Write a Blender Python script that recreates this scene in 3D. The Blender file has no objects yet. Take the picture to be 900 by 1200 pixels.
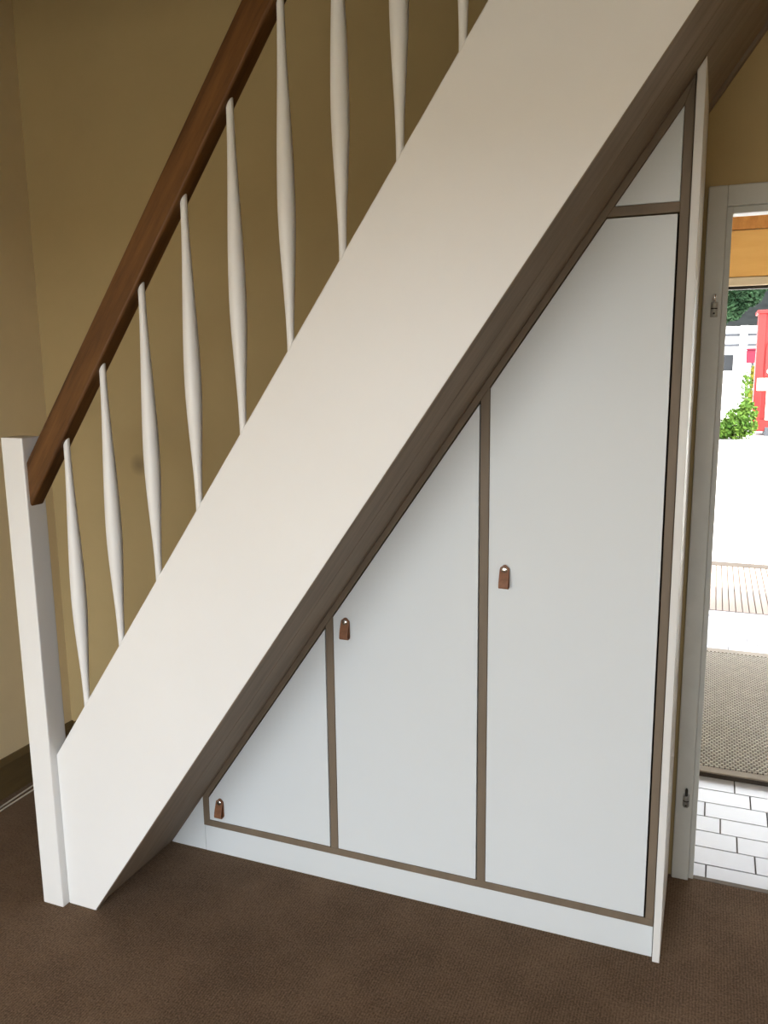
import bpy, bmesh, math, random
from mathutils import Vector, Matrix

S = bpy.context.scene
COL = S.collection
random.seed(7)

# ------------------------------------------------------------------ camera, light, exposure
cam_d = bpy.data.cameras.new('camera')
cam = bpy.data.objects.new('camera', cam_d)
COL.objects.link(cam)
cam_d.sensor_fit = 'HORIZONTAL'
cam_d.sensor_width = 36.0
cam_d.lens = 36.0 * 962.584 / 900.0
cam_d.clip_start = 0.02
cam_d.clip_end = 400
yaw, pitch, roll = 0.38138739, -0.17643207, -0.01198109
right = Vector((math.cos(yaw), math.sin(yaw), 0))
fwd = Vector((-math.sin(yaw), math.cos(yaw), 0))
up = Vector((0, 0, 1))
f2 = fwd * math.cos(pitch) + up * math.sin(pitch)
u2 = -fwd * math.sin(pitch) + up * math.cos(pitch)
r2 = right * math.cos(roll) + u2 * math.sin(roll)
u3 = -right * math.sin(roll) + u2 * math.cos(roll)
cam.matrix_world = Matrix(((r2.x, u3.x, -f2.x, 0), (r2.y, u3.y, -f2.y, 0), (r2.z, u3.z, -f2.z, 1.58), (0, 0, 0, 1)))
S.camera = cam

S.view_settings.view_transform = 'Standard'
S.view_settings.look = 'None'
S.view_settings.gamma = 1
S.view_settings.use_curve_mapping = False
S.view_settings.exposure = 0.42

world = bpy.data.worlds.new('sky')
S.world = world
world.use_nodes = True
bg = world.node_tree.nodes['Background']
bg.inputs[0].default_value = (0.90, 0.95, 1.0, 1)
bg.inputs[1].default_value = 7.0

sun_d = bpy.data.lights.new('sun', 'SUN')
sun_d.energy = 15.0
sun_d.angle = 0.01
sun_d.color = (1.0, 0.95, 0.86)
sun = bpy.data.objects.new('sun', sun_d)
COL.objects.link(sun)
sun.rotation_euler = Vector((-0.75, 0.22, -1.0)).to_track_quat('-Z', 'Y').to_euler()

# daylight entering by the window in the wall behind the camera
WX0, WX1, WZ0, WZ1, WY = -2.3, 0.0, 0.05, 2.0, -1.60
win_d = bpy.data.lights.new('sky_portal', 'AREA')
win_d.shape = 'RECTANGLE'
win_d.size = WX1 - WX0
win_d.size_y = WZ1 - WZ0
win_d.energy = 1
win_d.cycles.is_portal = True           # guides the sky light through the opening
win_d.color = (0.93, 0.97, 1.0)
win = bpy.data.objects.new('sky_portal', win_d)
COL.objects.link(win)
win.location = ((WX0 + WX1) / 2, WY - 0.16, (WZ0 + WZ1) / 2)
win.rotation_euler = (math.radians(90), 0, 0)
VX0, VX1, VZ0, VZ1 = 0.75, 1.75, 0.80, 2.0          # added unseen opening, brightens the wall by the doorway
fill_portal_d = bpy.data.lights.new('sky_portal', 'AREA')  # portal for the added opening
fill_portal_d.shape = 'RECTANGLE'
fill_portal_d.size = VX1 - VX0
fill_portal_d.size_y = VZ1 - VZ0
fill_portal_d.energy = 1
fill_portal_d.cycles.is_portal = True
fill_portal = bpy.data.objects.new('sky_portal', fill_portal_d)
COL.objects.link(fill_portal)
fill_portal.location = ((VX0 + VX1) / 2, WY - 0.16, (VZ0 + VZ1) / 2)
fill_portal.rotation_euler = (math.radians(90), 0, 0)


# ------------------------------------------------------------------ materials
def mat(name, col, rough=0.5, metal=0.0, spec=0.5, var=0.0, vscale=8.0, stretch=(1, 1, 1), bump=0.0, bscale=60.0,
        col2=None, coat=0.0, rot=0.0):
    m = bpy.data.materials.new(name)
    m.use_nodes = True
    nt = m.node_tree
    N, L = nt.nodes, nt.links
    b = N['Principled BSDF']
    b.inputs['Base Color'].default_value = (*col, 1)
    b.inputs['Roughness'].default_value = rough
    b.inputs['Metallic'].default_value = metal
    b.inputs['Specular IOR Level'].default_value = spec
    if coat:
        b.inputs['Coat Weight'].default_value = coat
        b.inputs['Coat Roughness'].default_value = 0.15
    tc = N.new('ShaderNodeTexCoord')
    mp = N.new('ShaderNodeMapping')
    mp.inputs['Scale'].default_value = stretch
    if rot:                                       # turn the grain to run along the slope
        mr = N.new('ShaderNodeMapping')
        mr.inputs['Rotation'].default_value = (0, rot, 0)
        L.new(tc.outputs['Object'], mr.inputs[0])
        L.new(mr.outputs[0], mp.inputs[0])
    else:
        L.new(tc.outputs['Object'], mp.inputs[0])
    if var or col2:
        n = N.new('ShaderNodeTexNoise')
        n.inputs['Scale'].default_value = vscale
        n.inputs['Detail'].default_value = 6
        n.inputs['Roughness'].default_value = 0.65
        L.new(mp.outputs[0], n.inputs['Vector'])
        cr = N.new('ShaderNodeValToRGB')
        c2 = col2 or tuple(c * (1 + var) for c in col)
        c1 = col if col2 else tuple(c * (1 - var) for c in col)
        cr.color_ramp.elements[0].position = 0.32
        cr.color_ramp.elements[0].color = (*c1, 1)
        cr.color_ramp.elements[1].position = 0.68
        cr.color_ramp.elements[1].color = (*c2, 1)
        L.new(n.outputs[0], cr.inputs[0])
        L.new(cr.outputs[0], b.inputs['Base Color'])
    if bump:
        n2 = N.new('ShaderNodeTexNoise')
        n2.inputs['Scale'].default_value = bscale
        n2.inputs['Detail'].default_value = 4
        L.new(mp.outputs[0], n2.inputs['Vector'])
        bp = N.new('ShaderNodeBump')
        bp.inputs['Strength'].default_value = bump
        bp.inputs['Distance'].default_value = 0.004
        L.new(n2.outputs[0], bp.inputs['Height'])
        L.new(bp.outputs[0], b.inputs['Normal'])
    return m


def carpet_mat():
    m = mat('carpet', (0.075, 0.048, 0.032), rough=1.0, spec=0.1)
    nt = m.node_tree
    N, L = nt.nodes, nt.links
    b = N['Principled BSDF']
    b.inputs['Sheen Weight'].default_value = 0.08
    tc = N.new('ShaderNodeTexCoord')
    fine = N.new('ShaderNodeTexNoise'); fine.inputs['Scale'].default_value = 170; fine.inputs['Detail'].default_value = 5
    fine.inputs['Roughness'].default_value = 0.75
    L.new(tc.outputs['Object'], fine.inputs['Vector'])
    big = N.new('ShaderNodeTexNoise'); big.inputs['Scale'].default_value = 5.0; big.inputs['Detail'].default_value = 7
    big.inputs['Roughness'].default_value = 0.7
    L.new(tc.outputs['Object'], big.inputs['Vector'])
    wave = N.new('ShaderNodeTexWave'); wave.wave_type = 'BANDS'; wave.bands_direction = 'X'
    wave.inputs['Scale'].default_value = 42; wave.inputs['Distortion'].default_value = 0.6
    L.new(tc.outputs['Object'], wave.inputs['Vector'])
    add = N.new('ShaderNodeMath'); add.operation = 'MULTIPLY_ADD'; add.inputs[1].default_value = 1.2
    soft = N.new('ShaderNodeMath'); soft.operation = 'MULTIPLY'; soft.inputs[1].default_value = 0.45
    L.new(big.outputs[0], soft.inputs[0])
    L.new(fine.outputs[0], add.inputs[0]); L.new(soft.outputs[0], add.inputs[2])
    add2 = N.new('ShaderNodeMath'); add2.operation = 'MULTIPLY_ADD'; add2.inputs[1].default_value = 0.10
    L.new(wave.outputs[0], add2.inputs[0]); L.new(add.outputs[0], add2.inputs[2])
    cr = N.new('ShaderNodeValToRGB')
    cr.color_ramp.elements[0].position = 0.62; cr.color_ramp.elements[0].color = (0.080, 0.047, 0.025, 1)
    cr.color_ramp.elements[1].color = (0.25, 0.163, 0.100, 1)
    cr.color_ramp.elements[1].position = 1.0
    sc = N.new('ShaderNodeMath'); sc.operation = 'MULTIPLY'; sc.inputs[1].default_value = 0.9
    L.new(add2.outputs[0], sc.inputs[0]); L.new(sc.outputs[0], cr.inputs[0])
    L.new(cr.outputs[0], b.inputs['Base Color'])
    bp = N.new('ShaderNodeBump'); bp.inputs['Strength'].default_value = 0.6; bp.inputs['Distance'].default_value = 0.004
    L.new(add2.outputs[0], bp.inputs['Height']); L.new(bp.outputs[0], b.inputs['Normal'])
    return m


def wall_mat(name, col, stain=None):
    m = mat(name, col, rough=0.9, spec=0.2, var=0.05, vscale=1.6, bump=0.12, bscale=140)
    if stain:
        nt = m.node_tree
        N, L = nt.nodes, nt.links
        b = N['Principled BSDF']
        src = b.inputs['Base Color'].links[0].from_socket
        tc = N.new('ShaderNodeTexCoord')
        vd = N.new('ShaderNodeVectorMath'); vd.operation = 'DISTANCE'; vd.inputs[1].default_value = stain
        L.new(tc.outputs['Object'], vd.inputs[0])
        mr = N.new('ShaderNodeMapRange'); mr.inputs[1].default_value = 0.006; mr.inputs[2].default_value = 0.045
        mr.inputs[3].default_value = 0.45; mr.inputs[4].default_value = 0.0
        L.new(vd.outputs['Value'], mr.inputs[0])
        mx = N.new('ShaderNodeMix'); mx.data_type = 'RGBA'
        L.new(mr.outputs[0], mx.inputs[0]); L.new(src, mx.inputs[6]); mx.inputs[7].default_value = (0.09, 0.07, 0.045, 1)
        L.new(mx.outputs[2], b.inputs['Base Color'])
    return m


M = {}
M['carpet'] = carpet_mat()
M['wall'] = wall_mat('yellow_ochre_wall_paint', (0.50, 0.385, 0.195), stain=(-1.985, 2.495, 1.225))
M['wall_l'] = wall_mat('ochre_wall_lightened', (0.80, 0.66, 0.41))  # ochre lifted, daylight missing on the left wall put into the colour
M['ceiling'] = wall_mat('white_hall_paint', (0.72, 0.70, 0.66))
M['warm_ceiling'] = mat('warm_bounce_ceiling', (0.42, 0.24, 0.09), rough=0.6, var=0.1, vscale=6, stretch=(.3, 3, 1))  # unseen ceiling, pine tone chosen to warm the bounce light
M['stair_white'] = mat('warm_white_stair_paint', (0.875, 0.875, 0.862), rough=0.38, var=0.015, vscale=2)
M['door_white'] = mat('cool_white_board', (0.745, 0.785, 0.80), rough=0.42, var=0.01, vscale=2)
M['edge_white'] = mat('white_edge_paint', (0.80, 0.79, 0.76), rough=0.4, var=0.015, vscale=3)
M['taupe'] = mat('taupe_wood_frame', (0.185, 0.140, 0.095), rough=0.6, var=0.12, vscale=14, stretch=(1, 1, 0.15))
M['soffit'] = mat('dark_raw_wood', (0.25, 0.19, 0.135), rough=0.7, var=0.22, vscale=7, stretch=(0.3, 2.2, 2.2), bump=0.25, bscale=40, rot=0.9587)
M['rail'] = mat('dark_oak_rail', (0.070, 0.026, 0.006), rough=0.5, spec=0.35, col2=(0.185, 0.082, 0.022), vscale=7, stretch=(0.45, 5, 5), rot=0.9587)
M['tread'] = mat('tread_wood', (0.16, 0.085, 0.035), rough=0.5, var=0.2, vscale=14, stretch=(3, 0.3, 3))
M['skirting'] = mat('dark_skirting_wood', (0.13, 0.088, 0.034), rough=0.6, var=0.2, vscale=12, stretch=(1, .2, 2))
M['frame_grey'] = mat('grey_door_frame_paint', (0.60, 0.60, 0.55), rough=0.5, var=0.06, vscale=6)
M['leather'] = mat('tan_leather', (0.24, 0.098, 0.042), rough=0.55, var=0.2, vscale=90, bump=0.2, bscale=400)
M['chrome'] = mat('polished_chrome', (0.85, 0.85, 0.86), rough=0.12, metal=1)
M['steel'] = mat('dull_steel', (0.40, 0.40, 0.38), rough=0.35, metal=1)
M['hinge_paint'] = mat('painted_hinge', (0.42, 0.41, 0.36), rough=0.45, var=0.1, vscale=60)
M['dark_gap'] = mat('near_black', (0.03, 0.026, 0.02), rough=0.9)  # near black for shade in gaps and under the head, also hinge parts
M['cable'] = mat('white_plastic_cable', (0.72, 0.66, 0.56), rough=0.5)
M['tile'] = mat('white_stone_tile', (0.58, 0.58, 0.61), rough=0.32, var=0.05, vscale=3.5, bump=0.03, bscale=25)
M['grout'] = mat('dark_grout', (0.10, 0.085, 0.08), rough=0.9)
M['mat_knob'] = mat('grey_rubber_knobs', (0.58, 0.53, 0.46), rough=0.7, var=0.12, vscale=30)
M['mat_base'] = mat('brown_mat_base', (0.055, 0.043, 0.033), rough=0.9)
M['mat_edge'] = mat('mat_border', (0.30, 0.25, 0.19), rough=0.8, var=0.1, vscale=20)
M['threshold'] = mat('brown_threshold', (0.13, 0.095, 0.065), rough=0.7, var=0.2, vscale=20)
M['beam'] = mat('dark_deck_beam', (0.05, 0.04, 0.032), rough=0.9, spec=0.1, var=0.15, vscale=8)
M['pine'] = mat('orange_pine', (0.80, 0.42, 0.10), rough=0.45, col2=(0.86, 0.49, 0.14), vscale=5, stretch=(0.4, 1, 3))
M['knot_pine'] = mat('knotty_pine', (0.78, 0.36, 0.08), rough=0.45, col2=(0.48, 0.15, 0.02), vscale=11, stretch=(1, 1, 0.5))
M['cream_trim'] = mat('cream_trim_paint', (0.66, 0.52, 0.33), rough=0.5)
M['deck'] = mat('weathered_deck_wood', (0.20, 0.145, 0.11), rough=0.8, var=0.15, vscale=8, stretch=(3, .3, 1))
M['deck_gap'] = mat('deck_shadow_gap', (0.07, 0.05, 0.04), rough=0.9)
M['concrete'] = mat('pale_driveway', (0.68, 0.66, 0.62), rough=0.9, var=0.06, vscale=1.2)
M['rear_bounce'] = mat('rear_bounce_tone', (0.215, 0.197, 0.160), rough=1.0, var=0.2, vscale=4)  # unseen rear ground, tone chosen for the light it bounces indoors
M['render'] = mat('white_house_render', (0.78, 0.78, 0.78), rough=0.85, var=0.03)
M['roof'] = mat('dark_slate_roof', (0.010, 0.011, 0.011), rough=1.0, spec=0.0, var=0.2, vscale=3)
M['red'] = mat('red_gloss_paint', (0.21, 0.009, 0.008), rough=0.5, spec=0.3, var=0.08, vscale=4)
M['cream'] = mat('cream_panel_paint', (0.74, 0.66, 0.52), rough=0.5)
M['slate_grey'] = mat('grey_base_paint', (0.035, 0.038, 0.048), rough=0.6)
M['glass_dark'] = mat('dark_glass', (0.02, 0.022, 0.025), rough=0.3, spec=0.2)
M['post'] = mat('red_letter_box_paint', (0.13, 0.010, 0.025), rough=0.6, spec=0.2)
M['bark'] = mat('bark', (0.08, 0.055, 0.04), rough=0.9, var=0.25, vscale=12)
M['leaf_dark'] = mat('dark_green_needles', (0.008, 0.022, 0.009), rough=0.8, spec=0.15, col2=(0.022, 0.055, 0.022), vscale=3)
M['leaf'] = mat('bright_green_leaves', (0.020, 0.060, 0.006), rough=0.8, spec=0.15, col2=(0.062, 0.105, 0.012), vscale=4)
M['leaf_yellow'] = mat('yellow_green_leaves', (0.10, 0.12, 0.012), rough=0.8, spec=0.2, col2=(0.22, 0.18, 0.02), vscale=4)


# ------------------------------------------------------------------ mesh helpers
def link(name, bm, m, parent=None, smooth=False):
    me = bpy.data.meshes.new(name)
    bmesh.ops.recalc_face_normals(bm, faces=bm.faces)
    bm.to_mesh(me)
    bm.free()
    ms = m if isinstance(m, (list, tuple)) else [m]
    for x in ms:
        me.materials.append(x)
    if smooth:
        for p in me.polygons:
            p.use_smooth = True
    o = bpy.data.objects.new(name, me)
    COL.objects.link(o)
    if parent:
        o.parent = parent
    return o


def copy_of(src, parent, loc):
    c = src.copy()
    COL.objects.link(c)
    c.parent = parent
    c.location = loc
    return c


def box(bm, x0, x1, y0, y1, z0, z1, bevel=0.0, seg=2):
    t = bmesh.new()
    v = [t.verts.new(p) for p in ((x0, y0, z0), (x1, y0, z0), (x1, y1, z0), (x0, y1, z0),
                                  (x0, y0, z1), (x1, y0, z1), (x1, y1, z1), (x0, y1, z1))]
    for f in ((0, 3, 2, 1), (4, 5, 6, 7), (0, 1, 5, 4), (1, 2, 6, 5), (2, 3, 7, 6), (3, 0, 4, 7)):
        t.faces.new([v[i] for i in f])
    _fin(t, bm, bevel, seg)


def _fin(t, bm, bevel, seg):
    bmesh.ops.recalc_face_normals(t, faces=t.faces)
    if bevel:
        bmesh.ops.bevel(t, geom=list(t.edges), offset=bevel, segments=seg, affect='EDGES', profile=0.5)
    me = bpy.data.meshes.new('tmp')
    t.to_mesh(me)
    t.free()
    bm.from_mesh(me)
    bpy.data.meshes.remove(me)


def prism(bm, pts, a0, a1, axis='Y', bevel=0.0, seg=2):
    """extrude a polygon: axis Y takes (x,z) points, axis X takes (y,z), axis Z takes (x,y)"""
    t = bmesh.new()

    def mk(p, a):
        return {'Y': (p[0], a, p[1]), 'X': (a, p[0], p[1]), 'Z': (p[0], p[1], a)}[axis]
    A = [t.verts.new(mk(p, a0)) for p in pts]
    B = [t.verts.new(mk(p, a1)) for p in pts]
    n = len(pts)
    t.faces.new(A)
    t.faces.new(B[::-1])
    for i in range(n):
        t.faces.new((A[i], B[i], B[(i + 1) % n], A[(i + 1) % n]))
    _fin(t, bm, bevel, seg)


def lathe(bm, prof, c=(0, 0), seg=16):
    """prof: list of (radius, z)"""
    rings = []
    for r, z in prof:
        rings.append([bm.verts.new((c[0] + r * math.cos(2 * math.pi * k / seg), c[1] + r * math.sin(2 * math.pi * k / seg), z))
                      for k in range(seg)])
    for a, b in zip(rings, rings[1:]):
        for k in range(seg):
            bm.faces.new((a[k], a[(k + 1) % seg], b[(k + 1) % seg], b[k]))
    bm.faces.new(rings[0][::-1])
    bm.faces.new(rings[-1])


def tube(bm, pts, r, seg=8):
    pts = [Vector(p) for p in pts]
    rings = []
    for i, p in enumerate(pts):
        d = (pts[min(i + 1, len(pts) - 1)] - pts[max(i - 1, 0)]).normalized()
        a = d.cross(Vector((0, 0, 1)))
        if a.length < 1e-4:
            a = d.cross(Vector((1, 0, 0)))
        a.normalize()
        b = d.cross(a)
        rings.append([bm.verts.new(p + (a * math.cos(2 * math.pi * k / seg) + b * math.sin(2 * math.pi * k / seg)) * r)
                      for k in range(seg)])
    for a, b in zip(rings, rings[1:]):
        for k in range(seg):
            bm.faces.new((a[k], a[(k + 1) % seg], b[(k + 1) % seg], b[k]))
    bm.faces.new(rings[0][::-1])
    bm.faces.new(rings[-1])


def boxes(name, m, lst, parent=None, bevel=0.0):
    bm = bmesh.new()
    for b in lst:
        box(bm, *b, bevel=bevel)
    return link(name, bm, m, parent)


def structure(o):
    o['kind'] = 'structure'
    return o


def thing(name, label, cat, loc=(0, 0, 0), group=None):
    o = bpy.data.objects.new(name, None)
    COL.objects.link(o)
    o.location = loc
    o.empty_display_size = 0.1
    return tag(o, label, cat, group)


def tag(o, label, cat, group=None):
    o['label'] = label
    o['category'] = cat
    if group:
        o['group'] = group
    return o


# ------------------------------------------------------------------ measures
LX, RX, RY, BY = -2.41, 2.60, -1.60, 2.495      # room: left, right, rear, back wall
SL = 1.4243                                      # slope of the stair (rise per run)


def soffit(x): return SL * (x + 1.630)


def str_bot(x): return SL * (x + 1.6195)


def str_top(x): return SL * (x + 1.7155) + 0.485


# ------------------------------------------------------------------ room shell
DX0, DX1, DZ = -0.045, 0.885, 2.042              # outer edges of the inner door frame
structure(boxes('floor', M['carpet'], [(LX - .2, RX + .2, RY - .2, BY + .008, -0.06, 0.0)]))
structure(boxes('wall_left', M['wall_l'], [(LX - .2, LX, RY - .2, BY + .12, -0.06, 5.0)]))
structure(boxes('wall_right', M['wall'], [(RX, RX + .2, RY - .2, BY + .12, -0.06, 5.0)]))
structure(boxes('wall_back', M['wall'], [(LX, DX0 + .01, BY, BY + .12, -0.06, 5.0), (DX1 - .01, RX, BY, BY + .12, -0.06, 5.0),
                                         (DX0 + .01, DX1 - .01, BY, BY + .12, DZ - .01, 5.0)]))
structure(boxes('wall_rear', M['wall'], [(LX, WX0, RY - .2, RY, -.06, 2.9), (WX1, VX0, RY - .2, RY, -.06, 2.9), (VX1, RX, RY - .2, RY, -.06, 2.9),
                                         (VX0, VX1, RY - .2, RY, -.06, VZ0), (VX0, VX1, RY - .2, RY, VZ1, 2.9),
                                         (WX0, WX1, RY - .2, RY, -.06, WZ0), (WX0, WX1, RY - .2, RY, WZ1, 2.9)]))
structure(boxes('ceiling', M['warm_ceiling'], [(LX, RX, RY, 1.15, 2.45, 2.70), (0.14, RX, 1.15, BY, 2.50, 2.70)]))
structure(boxes('wall_landing', M['wall'], [(LX, RX, 1.03, 1.15, 2.70, 5.0)]))
structure(boxes('ceiling_stairwell', M['warm_ceiling'], [(LX - .2, RX + .2, 1.03, BY + .12, 5.0, 5.15)]))

w1 = structure(boxes('window_1', M['edge_white'], [(WX0, WX0 + .06, RY - .15, RY - .08, WZ0, WZ1), (WX1 - .06, WX1, RY - .15, RY - .08, WZ0, WZ1),
                                                   (WX0, WX1, RY - .15, RY - .08, WZ0, WZ0 + .06), (WX0, WX1, RY - .15, RY - .08, WZ1 - .06, WZ1)]))
boxes('mullion', M['edge_white'], [((WX0 + WX1) / 2 - .03, (WX0 + WX1) / 2 + .03, RY - .15, RY - .08, WZ0 + .06, WZ1 - .06)], w1)
boxes('window_sill', M['edge_white'], [(WX0 - .05, WX1 + .05, RY - .08, RY + .12, WZ0 - .04, WZ0)], w1, bevel=.006)

w2 = structure(boxes('added_window', M['edge_white'], [(VX0, VX0 + .05, RY - .15, RY - .08, VZ0, VZ1), (VX1 - .05, VX1, RY - .15, RY - .08, VZ0, VZ1),
                                                   (VX0, VX1, RY - .15, RY - .08, VZ0, VZ0 + .05), (VX0, VX1, RY - .15, RY - .08, VZ1 - .05, VZ1)]))  # unseen window, added to light the doorway side
boxes('window_sill', M['edge_white'], [(VX0 - .05, VX1 + .05, RY - .08, RY + .12, VZ0 - .04, VZ0)], w2, bevel=.006)  # sill of the same added opening

# skirting on the left wall and behind the stair
bm = bmesh.new()
prism(bm, [(LX, 0), (LX + .02, 0), (LX + .02, .125), (LX + .008, .145), (LX, .145)], RY, BY, axis='Y')
structure(link('baseboard_left', bm, M['skirting']))
bm = bmesh.new()
prism(bm, [(BY, 0), (BY, .145), (BY - .008, .145), (BY - .02, .125), (BY - .02, 0)], LX + .02, -1.78, axis='X')
structure(link('baseboard_back', bm, M['skirting']))

# ------------------------------------------------------------------ inner door frame (door removed)
FY = BY - 0.016
d1 = structure(boxes('door_1', M['frame_grey'], [(DX0, 0.004, FY, BY + .135, 0.0, DZ)], bevel=.003))
boxes('jamb', M['frame_grey'], [(DX1 - .049, DX1, FY, BY + .135, 0.0, DZ)], d1, bevel=.003)
boxes('head', M['frame_grey'], [(0.004, DX1 - .049, FY, BY + .135, 1.988, DZ)], d1, bevel=.003)
boxes('door_stop', M['frame_grey'], [(0.004, .0185, FY + .014, 2.553, 0.0, 1.988)], d1, bevel=.002)
boxes('door_stop', M['frame_grey'], [(DX1 - .0635, DX1 - .049, FY + .014, 2.553, 0.0, 1.988)], d1, bevel=.002)
boxes('door_stop', M['frame_grey'], [(.0185, DX1 - .0635, FY + .014, 2.553, 1.970, 1.988)], d1, bevel=.002)
boxes('threshold_strip', M['threshold'], [(.0185, DX1 - .0635, BY + .0, BY + .022, -.012, .001)], d1, bevel=.002)
for z, body in ((1.710, M['hinge_paint']), (0.258, M['steel'])):
    bm = bmesh.new()
    box(bm, -.0240, -.0050, FY - .0035, FY, z - .011, z + .030, bevel=.0015)
    hg = link('hinge', bm, body, d1)
    bm = bmesh.new()
    lathe(bm, [(.0066, z - .009), (.0076, z - .006), (.0076, z + .024), (.0062, z + .028)], (-.0145, FY - .0095), 16)
    link('barrel', bm, body, hg, True)
    bm = bmesh.new()
    lathe(bm, [(.0080, z + .0105), (.0080, z + .0135)], (-.0145, FY - .0095), 16)
    link('ring', bm, M['dark_gap'], hg)
    bm = bmesh.new()
    lathe(bm, [(.0042, z + .027), (.0042, z + .047), (.0022, z + .051)], (-.0145, FY - .0095), 12)
    link('hinge_pin', bm, M['chrome'] if z > 1 else M['dark_gap'], hg, True)
    bm = bmesh.new()
    tube(bm, [(-.0145, FY - .0178, z - .001), (-.0145, FY - .014, z - .001)], .0028, 10)
    link('screw', bm, M['dark_gap'], hg)

# ------------------------------------------------------------------ staircase
st = thing('staircase', 'steep white staircase with dark oak handrail and slim turned balusters', 'staircase', (-1.62, 1.72, 0))


def P(o):                                          # keep world coordinates under the empty
    o.matrix_parent_inverse = Matrix.Translation((1.62, -1.72, 0))
    return o


SF, SB = 1.7085, 1.7425                            # stringer front and back
XT = 0.135                                          # top end of the flight


def wood_below(o):
    """bare underside: faces that look down take the second material"""
    for p in o.data.polygons:
        if p.normal.z < -0.4 and p.center.z > 0.01:
            p.material_index = 1
    return o


def stringer_poly():
    return [(-1.7205, 0.0), (-1.6195, 0.0), (XT, str_bot(XT)), (XT, str_top(XT)), (-1.7205, str_top(-1.7205))]


bm = bmesh.new()
prism(bm, stringer_poly(), SF, SB, bevel=.005, seg=3)
o = P(link('stringer', bm, [M['stair_white'], M['soffit']], st))
wood_below(o)
o['label'] = 'broad white painted stringer facing the room'
bm = bmesh.new()
prism(bm, stringer_poly(), BY - .034, BY - .001, bevel=.0025)
o = P(link('stringer', bm, M['soffit'], st))
o['label'] = 'dark wood stringer against the wall'
# soffit boards between the two stringers, running up the slope
ys = [SB + .001, 1.905, 2.068, 2.252, BY - .035]
nx, nz = -SL / math.hypot(1, SL), 1 / math.hypot(1, SL)
for a, b in zip(ys, ys[1:]):
    bm = bmesh.new()
    x0 = -1.630
    pts = [(x0, 0.0), (XT, soffit(XT)), (XT + nx * .02, soffit(XT) + nz * .02 + .014), (x0 - .0245, 0.0)]
    prism(bm, pts, a, b - .003, bevel=.0012, seg=1)
    P(link('soffit_board', bm, M['soffit'], st))['label'] = 'dark bare wood board under the stair'
# treads and risers inside the flight
for i in range(1, 12):
    z = .225 * i
    xn = (z - .30) / SL - 1.630
    bm = bmesh.new()
    box(bm, xn, xn + .165, SB, BY - .034, z - .035, z, bevel=.004)
    P(link('tread', bm, M['tread'], st))
# newel post
bm = bmesh.new()
box(bm, -1.7965, -1.7215, 1.6865, 1.7545, 0.0, 1.400, bevel=.003)
P(link('newel_post', bm, M['stair_white'], st))['label'] = 'square white post at the foot of the stair'
bm = bmesh.new()
box(bm, 0.06, 0.135, 1.6865, 1.7545, 2.62, 3.90, bevel=.003)
P(link('newel_post', bm, M['stair_white'], st))
# handrail: rounded rectangle swept along the slope
HT, HB = 0.0, 0.0


def rail_top(x): return SL * (x + 1.670) + 1.411


def rail_bot(x): return SL * (x + 1.176) + 1.990


bm = bmesh.new()
y0, y1, r = 1.697, 1.7455, .006
prof = []
for (cy, cf, a0) in ((y0 + r, 0 + r, 180), (y1 - r, 0 + r, 270), (y1 - r, 1, 0), (y0 + r, 1, 90)):
    for k in range(4):
        a = math.radians(a0 + 30 * k)
        prof.append((cy + r * math.cos(a), (cf if cf == 1 else 0), r * math.sin(a)))
rings = []
for x in (-1.7225, -1.35, -.95, -.55, -.15, .062):
    ring = []
    for (yy, cf, s) in prof:
        if cf == 1:
            zz = rail_top(x) - r * 1.74 + s * 1.74
        else:
            zz = rail_bot(x) + r * 1.74 + s * 1.74
        ring.append(bm.verts.new((x, yy, zz)))
    rings.append(ring)
n = len(prof)
for a, b in zip(rings, rings[1:]):
    for k in range(n):
        bm.faces.new((a[k], a[(k + 1) % n], b[(k + 1) % n], b[k]))
bm.faces.new(rings[0][::-1])
bm.faces.new(rings[-1])
o = P(link('handrail', bm, M['rail'], st))
o['label'] = 'dark brown oak handrail'
# balusters
BL = rail_bot(0) - str_top(0)
def smooth(t): return t * t * (3 - 2 * t)


prof = [(.0085, -.02)]
for k in range(25):
    t = k / 24
    q = smooth(t / .42) if t < .42 else smooth((1 - t) / .58)
    prof.append((.0085 + .0120 * q, t * BL))
prof.append((.0085, BL + .03))
bm = bmesh.new()
lathe(bm, prof, (0, 0), 20)
b0 = link('baluster', bm, M['stair_white'], st, True)
for k in range(11):
    x = -1.5985 + .1365 * k
    loc = (x + 1.62, 1.7185 - 1.72, str_top(x))
    if k == 0:
        b0.location = loc
    else:
        copy_of(b0, st, loc)

# ------------------------------------------------------------------ cupboard under the stair
CY = 2.091                                          # front plane
cb = thing('understair_cupboard', 'built-in white understair cupboard with taupe frame and leather loop pulls', 'cupboard', (-0.8, 2.1, 0))


def Q(o):
    o.matrix_parent_inverse = Matrix.Translation((0.8, -2.1, 0))
    return o


def inner(x): return soffit(x) - 0.030


XL0, XL1 = -1.4940, -1.4715                         # left frame piece
XA0, XA1 = -1.0290, -1.0050
XB0, XB1 = -0.5640, -0.5400
XR0, XR1 = -0.0975, -0.0765
ZR0, ZR1 = 0.0905, 0.1125                           # bottom rail
ZT0, ZT1 = 1.9195, 1.9425                           # top cross rail
FT = .045


def part(name, m, pts, y0=CY, y1=CY + FT, bevel=.0012):
    bm = bmesh.new()
    prism(bm, pts, y0, y1, bevel=bevel, seg=1)
    return Q(link(name, bm, m, cb))


def xs(z): return z / SL - 1.630                   # x where the soffit has height z


def xi(z): return (z + .030) / SL - 1.630          # x where the inner frame edge has height z


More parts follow.
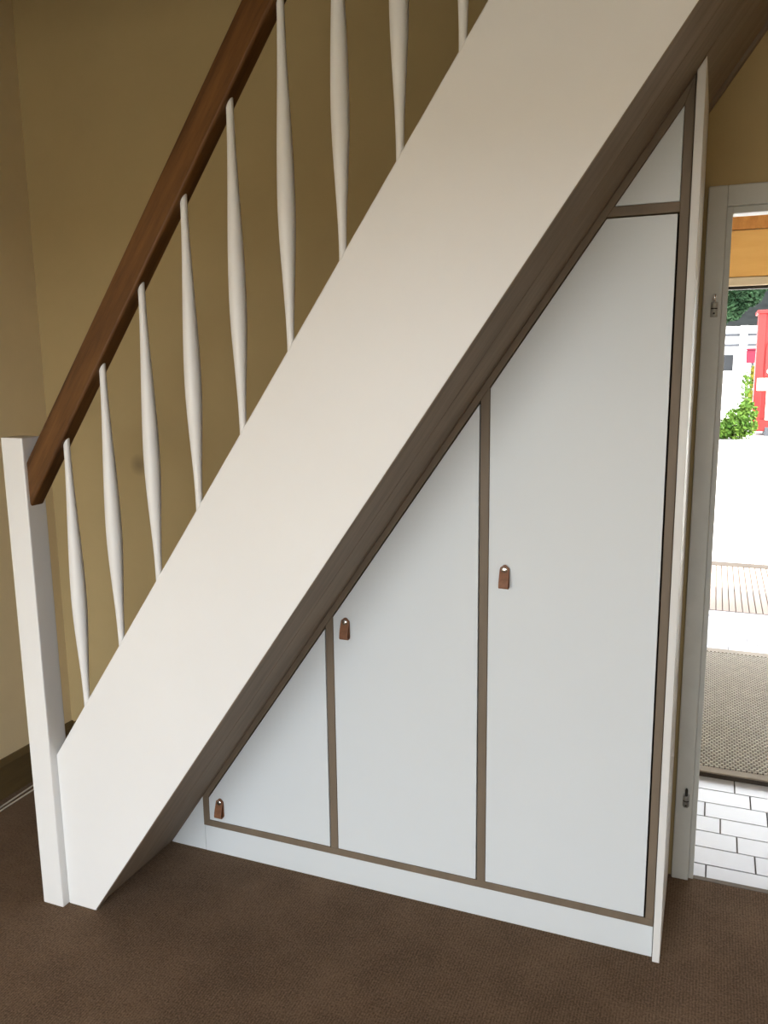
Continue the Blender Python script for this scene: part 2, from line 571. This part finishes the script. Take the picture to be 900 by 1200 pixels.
# frame
part('stile', M['taupe'], [(XL0, ZR0), (XL1, ZR1), (XL1, inner(XL1)), (XL0, soffit(XL0))])
part('slope_rail', M['taupe'], [(XL0, soffit(XL0) - .0005), (XL1, inner(XL1)), (XR0, inner(XR0)), (XR1, soffit(XR1) - .0005)])['label'] = 'sloping taupe frame strip under the stair'
part('bottom_rail', M['taupe'], [(XL0, ZR0), (XR1, ZR0), (XR1, ZR1), (XL1, ZR1)])
part('stile', M['taupe'], [(XA0, ZR1), (XA1, ZR1), (XA1, inner(XA1)), (XA0, inner(XA0))])
part('stile', M['taupe'], [(XB0, ZR1), (XB1, ZR1), (XB1, inner(XB1)), (XB0, inner(XB0))])
part('stile', M['taupe'], [(XR0, ZR1), (XR1, ZR1), (XR1, soffit(XR1) - .002), (XR0, inner(XR0))])
part('cross_rail', M['taupe'], [(xi(ZT0), ZT0), (XR0, ZT0), (XR0, ZT1), (xi(ZT1), ZT1)])
# plinth, filler at the toe and end panel
part('plinth', M['door_white'], [(XL0 + .004, 0), (XR1, 0), (XR1, ZR0), (XL0 + .004, ZR0)], CY + .0005, CY + .022)
part('filler_panel', M['door_white'], [(-1.6285, 0), (XL0 + .003, 0), (XL0 + .003, ZR0), (XL0, ZR0), (XL0, soffit(XL0) - .002)], CY + .0008, CY + .022)['label'] = 'small white triangle at the toe of the stair'
bm = bmesh.new()
prism(bm, [(-.0745, 0), (-.0555, 0), (-.0555, soffit(-.0555) - .002), (-.0745, soffit(-.0745) - .002)], CY - .0175, BY - .002, bevel=.0012, seg=1)
o = Q(link('end_panel', bm, M['edge_white'], cb))
o['label'] = 'tall white end panel beside the doorway'
# dark sheet behind the doors, shade of the gaps put into its colour
bm = bmesh.new()
prism(bm, [(XL0, .02), (XR1, .02), (XR1, soffit(XR1) - .03), (XL0, soffit(XL0) - .03)], CY + .05, CY + .06)
Q(link('gap_shade', bm, M['dark_gap'], cb))
# fixed triangle at the top
G = .0012
part('fixed_panel', M['door_white'], [(xi(ZT1) + G * 2, ZT1 + G), (XR0 - G, ZT1 + G), (XR0 - G, inner(XR0 - G) - G * 2)], CY + .002, CY + .02)['label'] = 'small white triangular fixed panel'


def strap_mesh():
    """leather loop folded over, screwed at the top; origin at stud, hanging in -z, proud in -y"""
    bm = bmesh.new()
    hw, rtop = .0128, .0128
    path = []
    for k in range(7):                               # back leaf going down
        t = k / 6
        path.append((-.0016, .0125 - t * .0570))
    for k in range(1, 8):                            # bottom fold
        a = math.pi * k / 7
        path.append((-.0016 - .0092 * (1 - math.cos(a)), -.0445 - .0050 * math.sin(a)))
    for k in range(1, 9):                            # front leaf going up to the stud
        t = k / 8
        e = t * t * (3 - 2 * t)
        path.append((-.0200 + e * .0152, -.0445 + t * .0570))
    th = .0011
    rows = []
    for i, (py, pz) in enumerate(path):
        q0, q1 = path[max(i - 1, 0)], path[min(i + 1, len(path) - 1)]
        d = Vector((0, q1[0] - q0[0], q1[1] - q0[1])).normalized()
        nrm = Vector((0, -d.z, d.y))
        w = hw if pz <= 0 else max(.003, math.sqrt(max(rtop ** 2 - pz ** 2, 0)))
        p = Vector((0, py, pz))
        rows.append([bm.verts.new(p + nrm * th + Vector((-w, 0, 0))), bm.verts.new(p + nrm * th + Vector((w, 0, 0))),
                     bm.verts.new(p - nrm * th + Vector((w, 0, 0))), bm.verts.new(p - nrm * th + Vector((-w, 0, 0)))])
    for a, b in zip(rows, rows[1:]):
        for k in range(4):
            bm.faces.new((a[k], a[(k + 1) % 4], b[(k + 1) % 4], b[k]))
    bm.faces.new(rows[0][::-1])
    bm.faces.new(rows[-1])
    return bm


bm = strap_mesh()
strap0 = link('pull_strap', bm, M['leather'])
bm = bmesh.new()
lathe(bm, [(.0088, 0), (.0088, .0012), (.0080, .0022), (.0050, .0032), (.0012, .0037)], (0, 0), 20)
bmesh.ops.rotate(bm, verts=bm.verts, cent=(0, 0, 0), matrix=Matrix.Rotation(math.radians(90), 3, 'X'))
stud0 = link('stud', bm, M['chrome'], None, True)
first = True


def pull(door, x, ztop):
    global first
    zs = ztop - .0128
    for src, yy in ((strap0, CY - .0), (stud0, CY - .0078)):
        if first:
            c = src
        else:
            c = src.copy()
            COL.objects.link(c)
        c.parent = door
        c.matrix_parent_inverse = Matrix.Translation((0.8, -2.1, 0)) @ Matrix.Translation((-0.8, 2.1, 0))
        c.location = (x, yy, zs)
        c['label'] = 'tan leather loop pull' if src is strap0 else 'round chrome stud'
    first = False


DG = .0034
dr = part('door', M['door_white'], [(XL1 + G, ZR1 + G), (XA0 - DG, ZR1 + G), (XA0 - DG, inner(XA0 - DG) - DG * 1.74), (XL1 + G, inner(XL1 + G) - DG * 1.74)], CY + .001, CY + .02, .0008)
dr['label'] = 'lowest cupboard door, near triangular'
pull(dr, -1.4255, .1985)
dr = part('door', M['door_white'], [(XA1 + G, ZR1 + G), (XB0 - DG, ZR1 + G), (XB0 - DG, inner(XB0 - DG) - DG * 1.74), (XA1 + G, inner(XA1 + G) - DG * 1.74)], CY + .001, CY + .02, .0008)
dr['label'] = 'middle cupboard door with sloping top'
pull(dr, -.9625, .8595)
dr = part('door', M['door_white'], [(XB1 + G, ZR1 + G), (XR0 - DG * 1.3, ZR1 + G), (XR0 - DG * 1.3, ZT0 - DG), (xi(ZT0) + DG * .2, ZT0 - DG), (XB1 + G, inner(XB1 + G) - DG * 1.74)], CY + .001, CY + .02, .0008)
dr['label'] = 'tallest cupboard door beside the end panel'
pull(dr, -.4935, 1.0550)

# ------------------------------------------------------------------ cables by the left skirting
for k, dx in enumerate((0.0, .014)):
    bm = bmesh.new()
    pts = []
    for i in range(26):
        t = i / 25
        y = 1.2 + t * 1.28
        pts.append((LX + .075 + dx + .012 * math.sin(t * 5 + k * .7) - t * .018 * (1 - k), y, .0035))
    tube(bm, pts, .0032, 8)
    tag(link('cable', bm, M['cable'], None, True), ('thin white cable on the carpet, the one lying closer to the dark skirting', 'thin white cable on the carpet, the one lying farther from the skirting')[k], 'cable', 'white cables by the skirting')

# ------------------------------------------------------------------ hall behind the doorway
HY0, HY1 = BY + .12, 5.555
HX0, HX1 = -.55, 1.35
structure(boxes('wall_hall_left', M['ceiling'], [(HX0 - .12, HX0, HY0, HY1, -.06, 2.47)]))
structure(boxes('wall_hall_right', M['ceiling'], [(HX1, HX1 + .12, HY0, HY1, -.06, 2.47)]))
structure(boxes('ceiling_hall', M['ceiling'], [(HX0 - .12, HX1 + .12, HY0, HY1 + .25, 2.442, 2.6)]))
fh = structure(boxes('floor_hall', M['grout'], [(HX0 - .12, HX1 + .12, BY + .008, HY1, -.06, -.0115)]))
TW, TH, JT = .2055, .1016, .0040
bm = bmesh.new()
box(bm, 0, TW - JT, 0, TH - JT, -.0112, -.008, bevel=.0010, seg=1)
tile0 = link('tile', bm, M['tile'], fh)
tile0.location = (.2015 + JT / 2 - TW, 2.6015 + JT / 2, 0)
row = 0
full = True
for r_ in range(0, 29):
    y = 2.6015 + TH * r_
    off = (.2015 - .0515 * r_) % TW
    for c in range(-3, 7):
        x = off + TW * c
        if x < HX0 or x + TW > HX1:
            continue
        if r_ == 0 and abs(x - (.2015 - TW)) < 1e-4:
            continue
        copy_of(tile0, fh, (x + JT / 2, y + JT / 2, 0))
bm = bmesh.new()                                      # cut tiles along the carpet edge
box(bm, 0, TW - JT, 0, .076, -.0112, -.008, bevel=.0010, seg=1)
tc0 = link('tile', bm, M['tile'], fh)
for c in range(-2, 6):
    x = .0550 + TW * c
    if c == -2:
        tc0.location = (x + JT / 2, 2.521 + JT / 2, 0)
    else:
        copy_of(tc0, fh, (x + JT / 2, 2.521 + JT / 2, 0))

# grey knobbed doormat
MX0, MX1, MY0, MY1 = -.32, 1.10, 3.205, 4.715
dm = thing('doormat', 'large grey knobbed doormat with plain border on white tiles', 'doormat', ((MX0 + MX1) / 2, (MY0 + MY1) / 2, -.008))


def Dm(o):
    o.matrix_parent_inverse = Matrix.Translation((-(MX0 + MX1) / 2, -(MY0 + MY1) / 2, .008))
    return o


bm = bmesh.new()
box(bm, MX0, MX1, MY0, MY1, -.008, .010, bevel=.003)
Dm(link('mat_base', bm, M['mat_base'], dm))
BW = .045
for b in ((MX0, MX1, MY0, MY0 + BW), (MX0, MX1, MY1 - BW * 1.3, MY1), (MX0, MX0 + BW, MY0 + BW, MY1 - BW * 1.3), (MX1 - BW, MX1, MY0 + BW, MY1 - BW * 1.3)):
    bm = bmesh.new()
    box(bm, *b, .010, .0165, bevel=.002)
    Dm(link('border', bm, M['mat_edge'], dm))
bm = bmesh.new()
py = .0165
ny = int((MY1 - MY0 - BW * 2.3) / py)
nxk = int((MX1 - MX0 - 2 * BW) / .0195)
for j in range(ny):
    for i in range(nxk):
        x = MX0 + BW + .010 + .0195 * (i + .5 * (j % 2))
        y = MY0 + BW + .012 + py * j
        if x > MX1 - BW - .012:
            continue
        b = [bm.verts.new((x + sx, y + sy, .010)) for sx, sy in ((-.0078, 0), (-.0042, -.0056), (.0042, -.0056), (.0078, 0), (.0042, .0056), (-.0042, .0056))]
        t = [bm.verts.new((x + sx, y + sy, .0175)) for sx, sy in ((-.0055, 0), (-.003, -.0042), (.003, -.0042), (.0055, 0), (.003, .0042), (-.003, .0042))]
        bm.faces.new(t)
        for k in range(6):
            bm.faces.new((b[k], b[(k + 1) % 6], t[(k + 1) % 6], t[k]))
o = Dm(link('knobs', bm, M['mat_knob'], dm))
o['kind'] = 'stuff'

# wall above the outer door: pine boards
we = structure(boxes('wall_hall_end', M['ceiling'], [(HX0 - .12, -.30, HY1 + .02, HY1 + .25, -.06, 2.442), (1.20, HX1 + .12, HY1 + .02, HY1 + .25, -.06, 2.442),
                                                     (-.30, 1.20, HY1 + .02, HY1 + .25, 2.06, 2.442)]))
boxes('pine_board', M['knot_pine'], [(HX0, HX1, HY1, HY1 + .02, 2.354, 2.4415)], we, bevel=.003)
boxes('pine_board', M['pine'], [(HX0, HX1, HY1 - .002, HY1 + .02, 2.080, 2.350)], we, bevel=.003)
d2 = structure(boxes('door_2', M['cream_trim'], [(HX0, HX1, HY1 - .012, HY1 + .10, 2.028, 2.076)], bevel=.003))
boxes('jamb', M['cream_trim'], [(-.36, -.30, HY1 - .01, HY1 + .10, -.02, 2.028)], d2, bevel=.003)
boxes('jamb', M['cream_trim'], [(1.20, 1.26, HY1 - .01, HY1 + .10, -.02, 2.028)], d2, bevel=.003)
boxes('head_shade', M['dark_gap'], [(-.30, 1.20, HY1 + .02, HY1 + .08, 2.010, 2.0275)], d2)  # dark strip, shade under the door head put into its colour
boxes('sill', M['deck_gap'], [(-.30, 1.20, HY1 + .0, HY1 + .03, -.06, -.012)], d2)

# slatted step outside
dk = thing('slatted_deck', 'weathered wooden slatted step outside the outer doorway', 'deck', (.45, 6.2, -.10))


def Dk(o):
    o.matrix_parent_inverse = Matrix.Translation((-.45, -6.2, .10))
    return o


bm = bmesh.new()
box(bm, -.60, 1.50, 5.60, 6.90, -.09, -.045)
Dk(link('gap_shade_sheet', bm, M['deck_gap'], dk))  # dark sheet below the slats, shade between them put into its colour
bm = bmesh.new()
box(bm, 0, .0355, 0, 1.305, -.045, -.020, bevel=.002, seg=1)
s0 = link('slat', bm, M['deck'], dk)
for k in range(52):
    loc = (-.60 + .0403 * k - .45, 5.590 - 6.2, .10)
    if k == 0:
        s0.location = loc
    else:
        copy_of(s0, dk, loc)
bm = bmesh.new()
box(bm, -.60, 1.50, 6.90, 7.04, -.10, -.018, bevel=.004)
Dk(link('edge_beam', bm, M['beam'], dk))

# ------------------------------------------------------------------ outside
GZ = -.10
structure(boxes('ground', M['concrete'], [(-40, 40, HY1 + .03, 90, -.4, GZ)]))


structure(boxes('ground_rear_added', M['rear_bounce'], [(-40, 40, -60, RY - .2, -.4, GZ)]))  # unseen ground, added so the window light fades up the stair


def foliage(name, m, blobs, count, size, parent, loc, kind=True):
    bm = bmesh.new()
    for _ in range(count):
        c, rx, ry, rz = random.choice(blobs)
        while True:
            p = Vector((random.uniform(-1, 1), random.uniform(-1, 1), random.uniform(-1, 1)))
            if .35 < p.length < 1:
                break
        p = Vector((c[0] + p.x * rx, c[1] + p.y * ry, c[2] + p.z * rz))
        d = Vector((random.gauss(0, 1), random.gauss(0, 1), random.gauss(0, .8))).normalized()
        e = d.cross(Vector((random.gauss(0, 1), random.gauss(0, 1), random.gauss(0, 1)))).normalized()
        s = size * random.uniform(.6, 1.3)
        f_ = d.cross(e) * s * .12
        a = bm.verts.new(p - d * s)
        b = bm.verts.new(p + e * s * .5 + f_)
        c_ = bm.verts.new(p + d * s)
        g = bm.verts.new(p - e * s * .5 + f_)
        bm.faces.new((a, b, c_))
        bm.faces.new((a, c_, g))
    o = link(name, bm, m, parent)
    if kind:
        o['kind'] = 'stuff'
    return o


def shrub(label, m, loc, blobs, count, size, name='shrub'):
    t = thing(name, label, 'shrub' if name == 'shrub' else 'tree', loc)
    foliage('foliage', m, blobs, count, size, t, loc)
    bm = bmesh.new()
    for c, rx, ry, rz in blobs:
        base = (c[0] * .5, c[1] * .5, 0)
        tube(bm, [base, (c[0] * .8, c[1] * .8, max(c[2] * .5, .05)), (c[0], c[1], c[2])], .02, 6)
    link('stems', bm, M['bark'], t)
    return t


shrub('low bright green leafy shrub on pale ground left of the red kiosk', M['leaf'], (.40, 19.6, GZ),
      [((-.25, 0, .2), .30, .3, .24), ((.05, 0, .32), .28, .3, .36), ((.28, .1, .42), .22, .3, .45), ((-.45, .1, .14), .25, .3, .18)], 2200, .055)
shrub('taller thin green shrub close beside the red kiosk', M['leaf'], (.62, 20.2, GZ),
      [((-.02, 0, .6), .14, .2, .55), ((.03, 0, 1.1), .12, .2, .35), ((-.16, 0, .35), .2, .2, .3)], 330, .05)
shrub('yellow flowering shrub behind the red kiosk below the red post box', M['leaf_yellow'], (1.05, 25.5, GZ),
      [((0, 0, .85), .28, .3, .5), ((.05, 0, 1.35), .2, .3, .35), ((-.05, 0, .4), .3, .3, .4)], 900, .07)

# overhanging conifer
tr = thing('conifer', 'dark green conifer with drooping branches in front of the white house', 'tree', (-1.6, 24.0, GZ))
foliage('foliage', M['leaf_dark'], [((1.75, 0, 3.15), .50, .5, .45), ((2.15, 0, 3.45), .50, .5, .42), ((2.55, 0, 3.85), .55, .5, .40), ((1.55, 0, 3.8), .8, .6, .6),
                                    ((2.1, 0, 4.2), .8, .7, .5), ((.9, 0, 3.4), .8, .8, .7), ((.0, 0, 4.2), 1.3, 1.2, 1.3), ((1.3, 0, 5.0), 1.4, 1.1, .9), ((.3, 0, 6.2), 1.2, 1.1, 1.2)], 20000, .075, tr, None)
bm = bmesh.new()
tube(bm, [(-.6, 0, 0), (-.5, 0, 2), (-.2, 0, 4.2), (0, 0, 6.6)], .16, 10)
link('trunk', bm, M['bark'], tr)
bm = bmesh.new()
tube(bm, [(-.4, 0, 3.2), (.8, 0, 3.8), (2.2, 0, 3.7)], .06, 8)
link('branch', bm, M['bark'], tr)

# red kiosk
KX, KY = .815, 20.55
kk = thing('red_kiosk', 'tall red painted kiosk with arched panel and cream band in the sunny garden', 'kiosk', (KX + .6, KY + .5, GZ))


def K(o):
    o.matrix_parent_inverse = Matrix.Translation((-(KX + .6), -(KY + .5), -GZ))
    return o


def kbox(name, m, *b, bevel=.01):
    bm = bmesh.new()
    box(bm, *b, bevel=bevel)
    return K(link(name, bm, m, kk))


kbox('body', M['red'], KX + .02, KX + 1.2, KY + .05, KY + 1.0, GZ + .10, 2.62)
kbox('roof_cap', M['red'], KX - .03, KX + 1.25, KY - .02, KY + 1.05, 2.62, 2.70)
kbox('corner_post', M['red'], KX, KX + .16, KY, KY + .1, GZ + .12, 2.62)
kbox('corner_post', M['red'], KX + 1.04, KX + 1.2, KY, KY + .1, GZ + .12, 2.62)
kbox('cream_band', M['cream'], KX + .05, KX + 1.15, KY - .01, KY + .06, .92, 1.20)
kbox('cream_panel', M['cream'], KX + .26, KX + .94, KY + .0, KY + .06, .26, .92)
kbox('window_slot', M['slate_grey'], KX + .36, KX + .84, KY - .01, KY + .05, .34, .72)
kbox('lower_rail', M['red'], KX + .02, KX + 1.18, KY - .005, KY + .06, GZ + .12, .26)
kbox('plinth', M['slate_grey'], KX + .27, KX + 1.1, KY - .03, KY + .9, GZ, GZ + .20)
bm = bmesh.new()
pts_o, pts_i = [], []
for k in range(13):
    a = math.pi * k / 12
    pts_o.append((KX + .6 - .40 * math.cos(a), 1.85 + .32 * math.sin(a)))
    pts_i.append((KX + .6 - .34 * math.cos(a), 1.85 + .26 * math.sin(a)))
prism(bm, [(KX + .2, 1.25)] + pts_o + [(KX + 1.0, 1.25), (KX + .94, 1.25)] + pts_i[::-1] + [(KX + .26, 1.25)], KY, KY + .06)
K(link('arch_moulding', bm, M['red'], kk))
kbox('scroll', M['cream'], KX + .22, KX + .98, KY - .004, KY + .05, 1.30, 1.40, bevel=.03)

# white house far behind
hs = thing('white_house', 'white rendered house with dark roof and white veranda posts', 'house', (1.0, 31, GZ))


def H(o):
    o.matrix_parent_inverse = Matrix.Translation((-1.0, -31, -GZ))
    return o


def hbox(name, m, *b, bevel=0):
    bm = bmesh.new()
    box(bm, *b, bevel=bevel)
    return H(link(name, bm, m, hs))


hbox('wall', M['render'], -5, 8, 31, 36, GZ, 2.78)
bm = bmesh.new()
prism(bm, [(30.6, 2.76), (36.4, 2.76), (33.5, 4.3)], -5.4, 8.4, axis='X')
H(link('roof', bm, M['roof'], hs))
for x in (-2.6, -.7, .68, 2.6, 4.6):
    hbox('post', M['render'], x, x + .24, 30.62, 30.86, GZ, 2.76)
hbox('beam', M['slate_grey'], -5, 8, 30.87, 30.95, 2.42, 2.50)
hbox('beam', M['slate_grey'], -5, 8, 30.87, 30.95, 2.08, 2.16)
for x in (-.05, 3.0):
    wdw = hbox('window', M['render'], x, x + .62, 30.93, 31.02, 1.20, 1.85)
    bm = bmesh.new()
    box(bm, x + .05, x + .57, 30.915, 30.96, 1.26, 1.80)
    link('pane', bm, M['glass_dark'], wdw)
# red post box
pb = thing('post_box', 'small dark red post box on a stand before the white house', 'post box', (1.02, 28.0, GZ))
bm = bmesh.new()
box(bm, -.19, .19, -.15, .15, 1.62, 2.02, bevel=.03)
link('box', bm, M['post'], pb)
bm = bmesh.new()
box(bm, -.21, .21, -.17, .17, 2.02, 2.07, bevel=.01)
link('lid', bm, M['post'], pb)
bm = bmesh.new()
tube(bm, [(0, 0, 0), (0, 0, 1.64)], .045, 10)
link('stand', bm, M['slate_grey'], pb)
